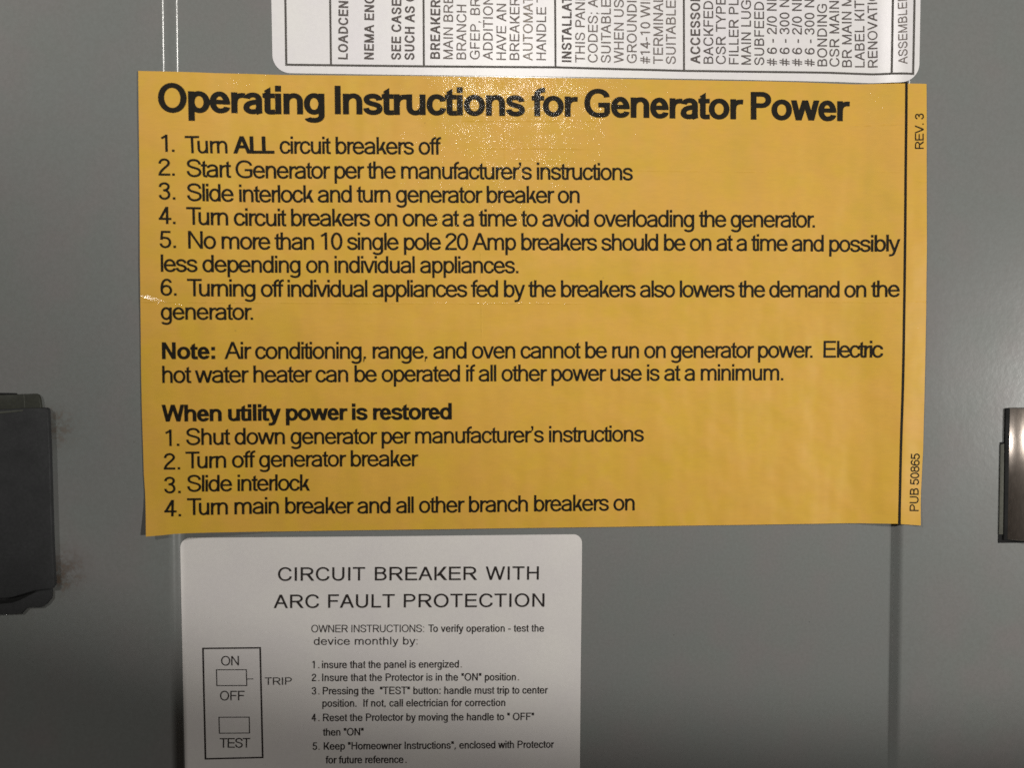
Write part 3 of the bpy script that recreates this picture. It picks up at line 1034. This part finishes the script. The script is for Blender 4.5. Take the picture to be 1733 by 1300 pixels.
# ------------------------------------------------------------------ white arc fault label (bottom)
al = thing("breaker_label", "white sticker with a small switch diagram below the yellow sticker", "sticker", P(650, 1340, s_white))
out = rounded([(304.6, 910.8), (650, 908.2), (985.2, 904.6), (984.4, 1000), (982.6, 1150), (981, 1400), (315.5, 1400), (309.5, 1150)], s_white, 0, [17, 0, 15, 0, 0, 0, 0, 0])
sheet("label_sheet", out, s_white, M['white_low'], al, 0.00012, 40, 30, ((XL1 - 0.004, XL1 + 0.001, 16),))
B = M['black_ink']
hline(al, B, [("CIRCUIT", 'cad', 470.7, 618, 1.12), ("BREAKER", 'cad', 634.5, 807.5, 1.14), ("WITH", 'cad', 822, 911.8, 1.1)], [(470, 983.6), (912, 981.6)], 22.8, W, "title in wide black capitals")
hline(al, B, [("ARC", 'cad', 463.3, 540, 1.12), ("FAULT", 'cad', 555.5, 668, 1.12), ("PROTECTION", 'cad', 683.5, 921.3, 1.12)], [(463, 1029.8), (921, 1027.4)], 22.8, W, "title in wide black capitals")
hline(al, B, [("OWNER INSTRUCTIONS", 'light', 527, 714, .93), ("To verify operation - test the", 'small', 725, 920.6, .9)], [(527, 1070.8), (920, 1069.6)], 12.6, W)
hline(al, M['grey_ink'], [(":", 'light', 716, 719)], [(527, 1070.8), (920, 1069.6)], 12.6, W)
hline(al, B, [("device monthly by", 'light', 531.2, 703, 1.12), ], [(531, 1092), (706, 1091.4)], 13.2, W)
hline(al, M['grey_ink'], [(":", 'light', 705, 708)], [(531, 1092), (706, 1091.4)], 12.6, W)
rows = [
    ("1", 528.3, 532.5, "insure that the panel is energized", 545, 776.5, 1131.6, 1130.4),
    ("2", 527.7, 535, "Insure that the Protector is in the \"ON\" position", 545.3, 873, 1153.4, 1152.2),
    ("3", 527.7, 535, "Pressing the  \"TEST\" button: handle must trip to center", 546.3, 927, 1176, 1174.4),
    (None, 0, 0, "position.  If not, call electrician for correction", 545.6, 855, 1197, 1195.6),
    ("4", 527.2, 535, "Reset the Protector by moving the handle to \" OFF\"", 546.6, 903.5, 1221.2, 1219.4),
    (None, 0, 0, "then \"ON\"", 546.4, 615, 1245.8, 1245.2),
    ("5", 529, 537, "Keep \"Homeowner Instructions\", enclosed with Protector", 547.8, 937.2, 1269.6, 1266.2),
    (None, 0, 0, "for future reference", 550.8, 682.5, 1292.8, 1292),
]
for num, n0, n1, t, x0, x1, y0, y1 in rows:
    segs = [(t, 'small', x0, x1, 0.9)]
    if num:
        segs.insert(0, (num, 'small', n0, n1, 0.85))
    hline(al, B, segs, [(x0, y0), (x1, y1)], 12.7, W)
    dots = ([(".", 'small', 538.6, 539.8)] if num else []) + ([(".", 'small', x1 + 3.4, x1 + 4.8)] if t.endswith(("energized", "position", "reference")) else [])
    if dots:
        for d_ in dots:
            hline(al, M['pale_ink'], [d_], [(x0, y0), (x1, y1)], 12.7, W, "faint grey full stop", name="full_stop")
bmd = [("ON", 'light', 374.3, 404.3, .97, 1127, 16.0), ("OFF", 'light', 372.4, 413.8, .95, 1186, 16.0), ("TEST", 'light', 371.8, 423, .93, 1266.2, 16.2), ("TRIP", 'light', 448.2, 493.8, 1.15, 1159.8, 12.6)]
for t, st, x0, x1, sx, yy, cp in bmd:
    hline(al, B, [(t, st, x0, x1, sx)], [(x0, yy), (x1, yy - 0.4)], cp, W)
rule(al, B, [(343.6, 1098), (440.4, 1097), (442.4, 1190), (444.4, 1282.6), (347.6, 1285), (345.4, 1190), (343.6, 1098)], 2.5, W, "diagram_frame")
rule(al, B, [(366.4, 1134.2), (417, 1134), (417.6, 1160.8), (367, 1161), (366.4, 1134.2)], 1.4, W, "diagram_switch")
rule(al, B, [(418.4, 1149.8), (428, 1149.6)], 1.3, W, "diagram_tick")
rule(al, B, [(370.4, 1214.6), (421.7, 1214.4), (422.1, 1241.2), (371.2, 1241.6), (370.4, 1214.6)], 1.4, W, "diagram_button")


# ------------------------------------------------------------------ solids
def prism(bm, outline_px, y_back, y_front):
    """closed outline (pixels measured at its front face) pushed from y_back to y_front"""
    f = [bm.verts.new(P0(x, y, y_front)) for x, y in outline_px]
    bk = [bm.verts.new((v.co.x, y_back, v.co.z)) for v in f]
    bm.faces.new(f)
    bm.faces.new(bk[::-1])
    n = len(f)
    for i in range(n):
        bm.faces.new((f[i], bk[i], bk[(i + 1) % n], f[(i + 1) % n]))
    bmesh.ops.recalc_face_normals(bm, faces=bm.faces[:])


def bevelled(name, outline_px, y_back, y_front, m, parent, r, label=None, seg=3):
    bm = bmesh.new()
    prism(bm, outline_px, y_back, y_front)
    es = [e for e in bm.edges if abs((e.verts[0].co.y + e.verts[1].co.y) / 2 - y_front) < 1e-5]
    bmesh.ops.bevel(bm, geom=es, offset=r, segments=seg, affect='EDGES', profile=0.5)
    return link_mesh(name, bm, m, parent, label, sharp=40)


# dark latch at the left edge
lt = thing("door_latch", "dark charcoal plastic latch at the left edge of the door", "latch", P(20, 1030))
YO = -RISE
bevelled("latch_plate", [(-70, 664), (26, 665.5), (29, 668), (29, 690), (-70, 690)], YO + 0.002, YO - 0.0006, M['void'], lt, 0.0003)
bevelled("latch_tab", [(-70, 669), (6, 668.6), (40, 667.4), (60, 666.6), (65, 668.5), (67.5, 676), (69.5, 692), (69, 700), (-70, 700)], YO + 0.001, YO - 0.0010, M['latch_tab'], lt, 0.0003, "lighter olive grey upper tab")
bevelled("latch_body", [(-70, 694), (20, 692.5), (40, 691), (77, 690.5), (80.5, 693.5), (83.5, 760), (86, 850), (88.6, 930), (91.6, 992), (88, 997), (60, 1000), (20, 1012), (-70, 1020)],
         YO + 0.001, YO - 0.0017, M['latch'], lt, 0.0004)
bevelled("latch_foot", [(-70, 1000), (20, 998), (60, 990), (85, 990), (87.5, 1000), (87.5, 1012), (79, 1023), (70, 1029), (45, 1030), (36, 1040), (-70, 1044)], YO + 0.001, YO - 0.0008, M['latch'], lt, 0.0003)
bevelled("latch_highlight", [(-70, 697.5), (0, 696.5), (38, 693.6), (38.5, 696.2), (0, 700.6), (-70, 702)], YO - 0.0012, YO - 0.0019, M['latch_highlight'], lt, 0.0002, "pale strip painted as the highlight above the body")  # highlight between tab and body, put in as a paler strip
bevelled("latch_seam", [(39.8, 668.5), (41.2, 668.4), (42.4, 690), (41.0, 690)], YO - 0.0006, YO - 0.00106, M['latch_highlight'], lt, 0.00002, "thin pale moulding seam")
bevelled("latch_shadow", [(-70, 1022), (8, 1015), (30, 1008), (58, 998), (60, 1003), (34, 1016), (20, 1021), (-70, 1029)], YO - 0.0004, YO - 0.00088, M['void'], lt, 0.0001)  # wedge of shadow at the body's bottom, put in as a dark piece
bm = bmesh.new()
prism(bm, [(81.8, 694), (83.4, 694), (94.2, 995), (92.6, 995)], YO + 0.001, YO - 0.0003)
link_mesh("slot_edge", bm, M['paint'], lt, "thin bare lit edge of the door slot")

# steel hinge clip at the right edge
hg = thing("hinge_clip", "brown steel hinge barrel at the right edge of the door", "hinge", P(1725, 918))
bevelled("slot_shade", [(1692.5, 749), (1705, 747.5), (1712, 747.5), (1740, 747.5), (1740, 919.2), (1689.5, 919.5)], YO + 0.001, YO - 0.0002, M['void'], hg, 0.0001)  # flat plate; the slot's shade is in its black colour
bevelled("clip_strip", [(1693.5, 753), (1699.8, 751), (1698.6, 905), (1690.8, 905)], YO, YO - 0.0004, M['strip'], hg, 0.0001)
bevelled("clip_back", [(1702, 692.5), (1706, 690.8), (1716, 691), (1716, 915), (1698.5, 915), (1701, 748)], YO, YO - 0.0007, M['void'], hg, 0.0003)
bm = bmesh.new()
R_, N_ = 0.0105, 72
cx = P0(1704.0, 800, YO - 0.0005).x + 0.0082
zt, zb = P0(1715, 691.5, YO - 0.003).z, P0(1715, 916, YO - 0.003).z
levels = [zb, zb + 0.0002, zt - 0.0002, zt]
radii = [R_ - 0.0003, R_, R_, R_ - 0.0003]
ringv = []
for z, rr in zip(levels, radii):
    ringv.append([bm.verts.new((cx + rr * math.cos(2 * math.pi * i / N_), YO + R_ - 0.0040 + rr * math.sin(2 * math.pi * i / N_), z)) for i in range(N_)])
for a_, b_ in zip(ringv, ringv[1:]):
    for i in range(N_):
        bm.faces.new((a_[i], a_[(i + 1) % N_], b_[(i + 1) % N_], b_[i]))
bm.faces.new(ringv[0][::-1])
bm.faces.new(ringv[-1])
bmesh.ops.recalc_face_normals(bm, faces=bm.faces[:])
o = link_mesh("hinge_barrel", bm, M['metal'], hg)
for p in o.data.polygons:
    p.use_smooth = abs(p.normal.z) < 0.8
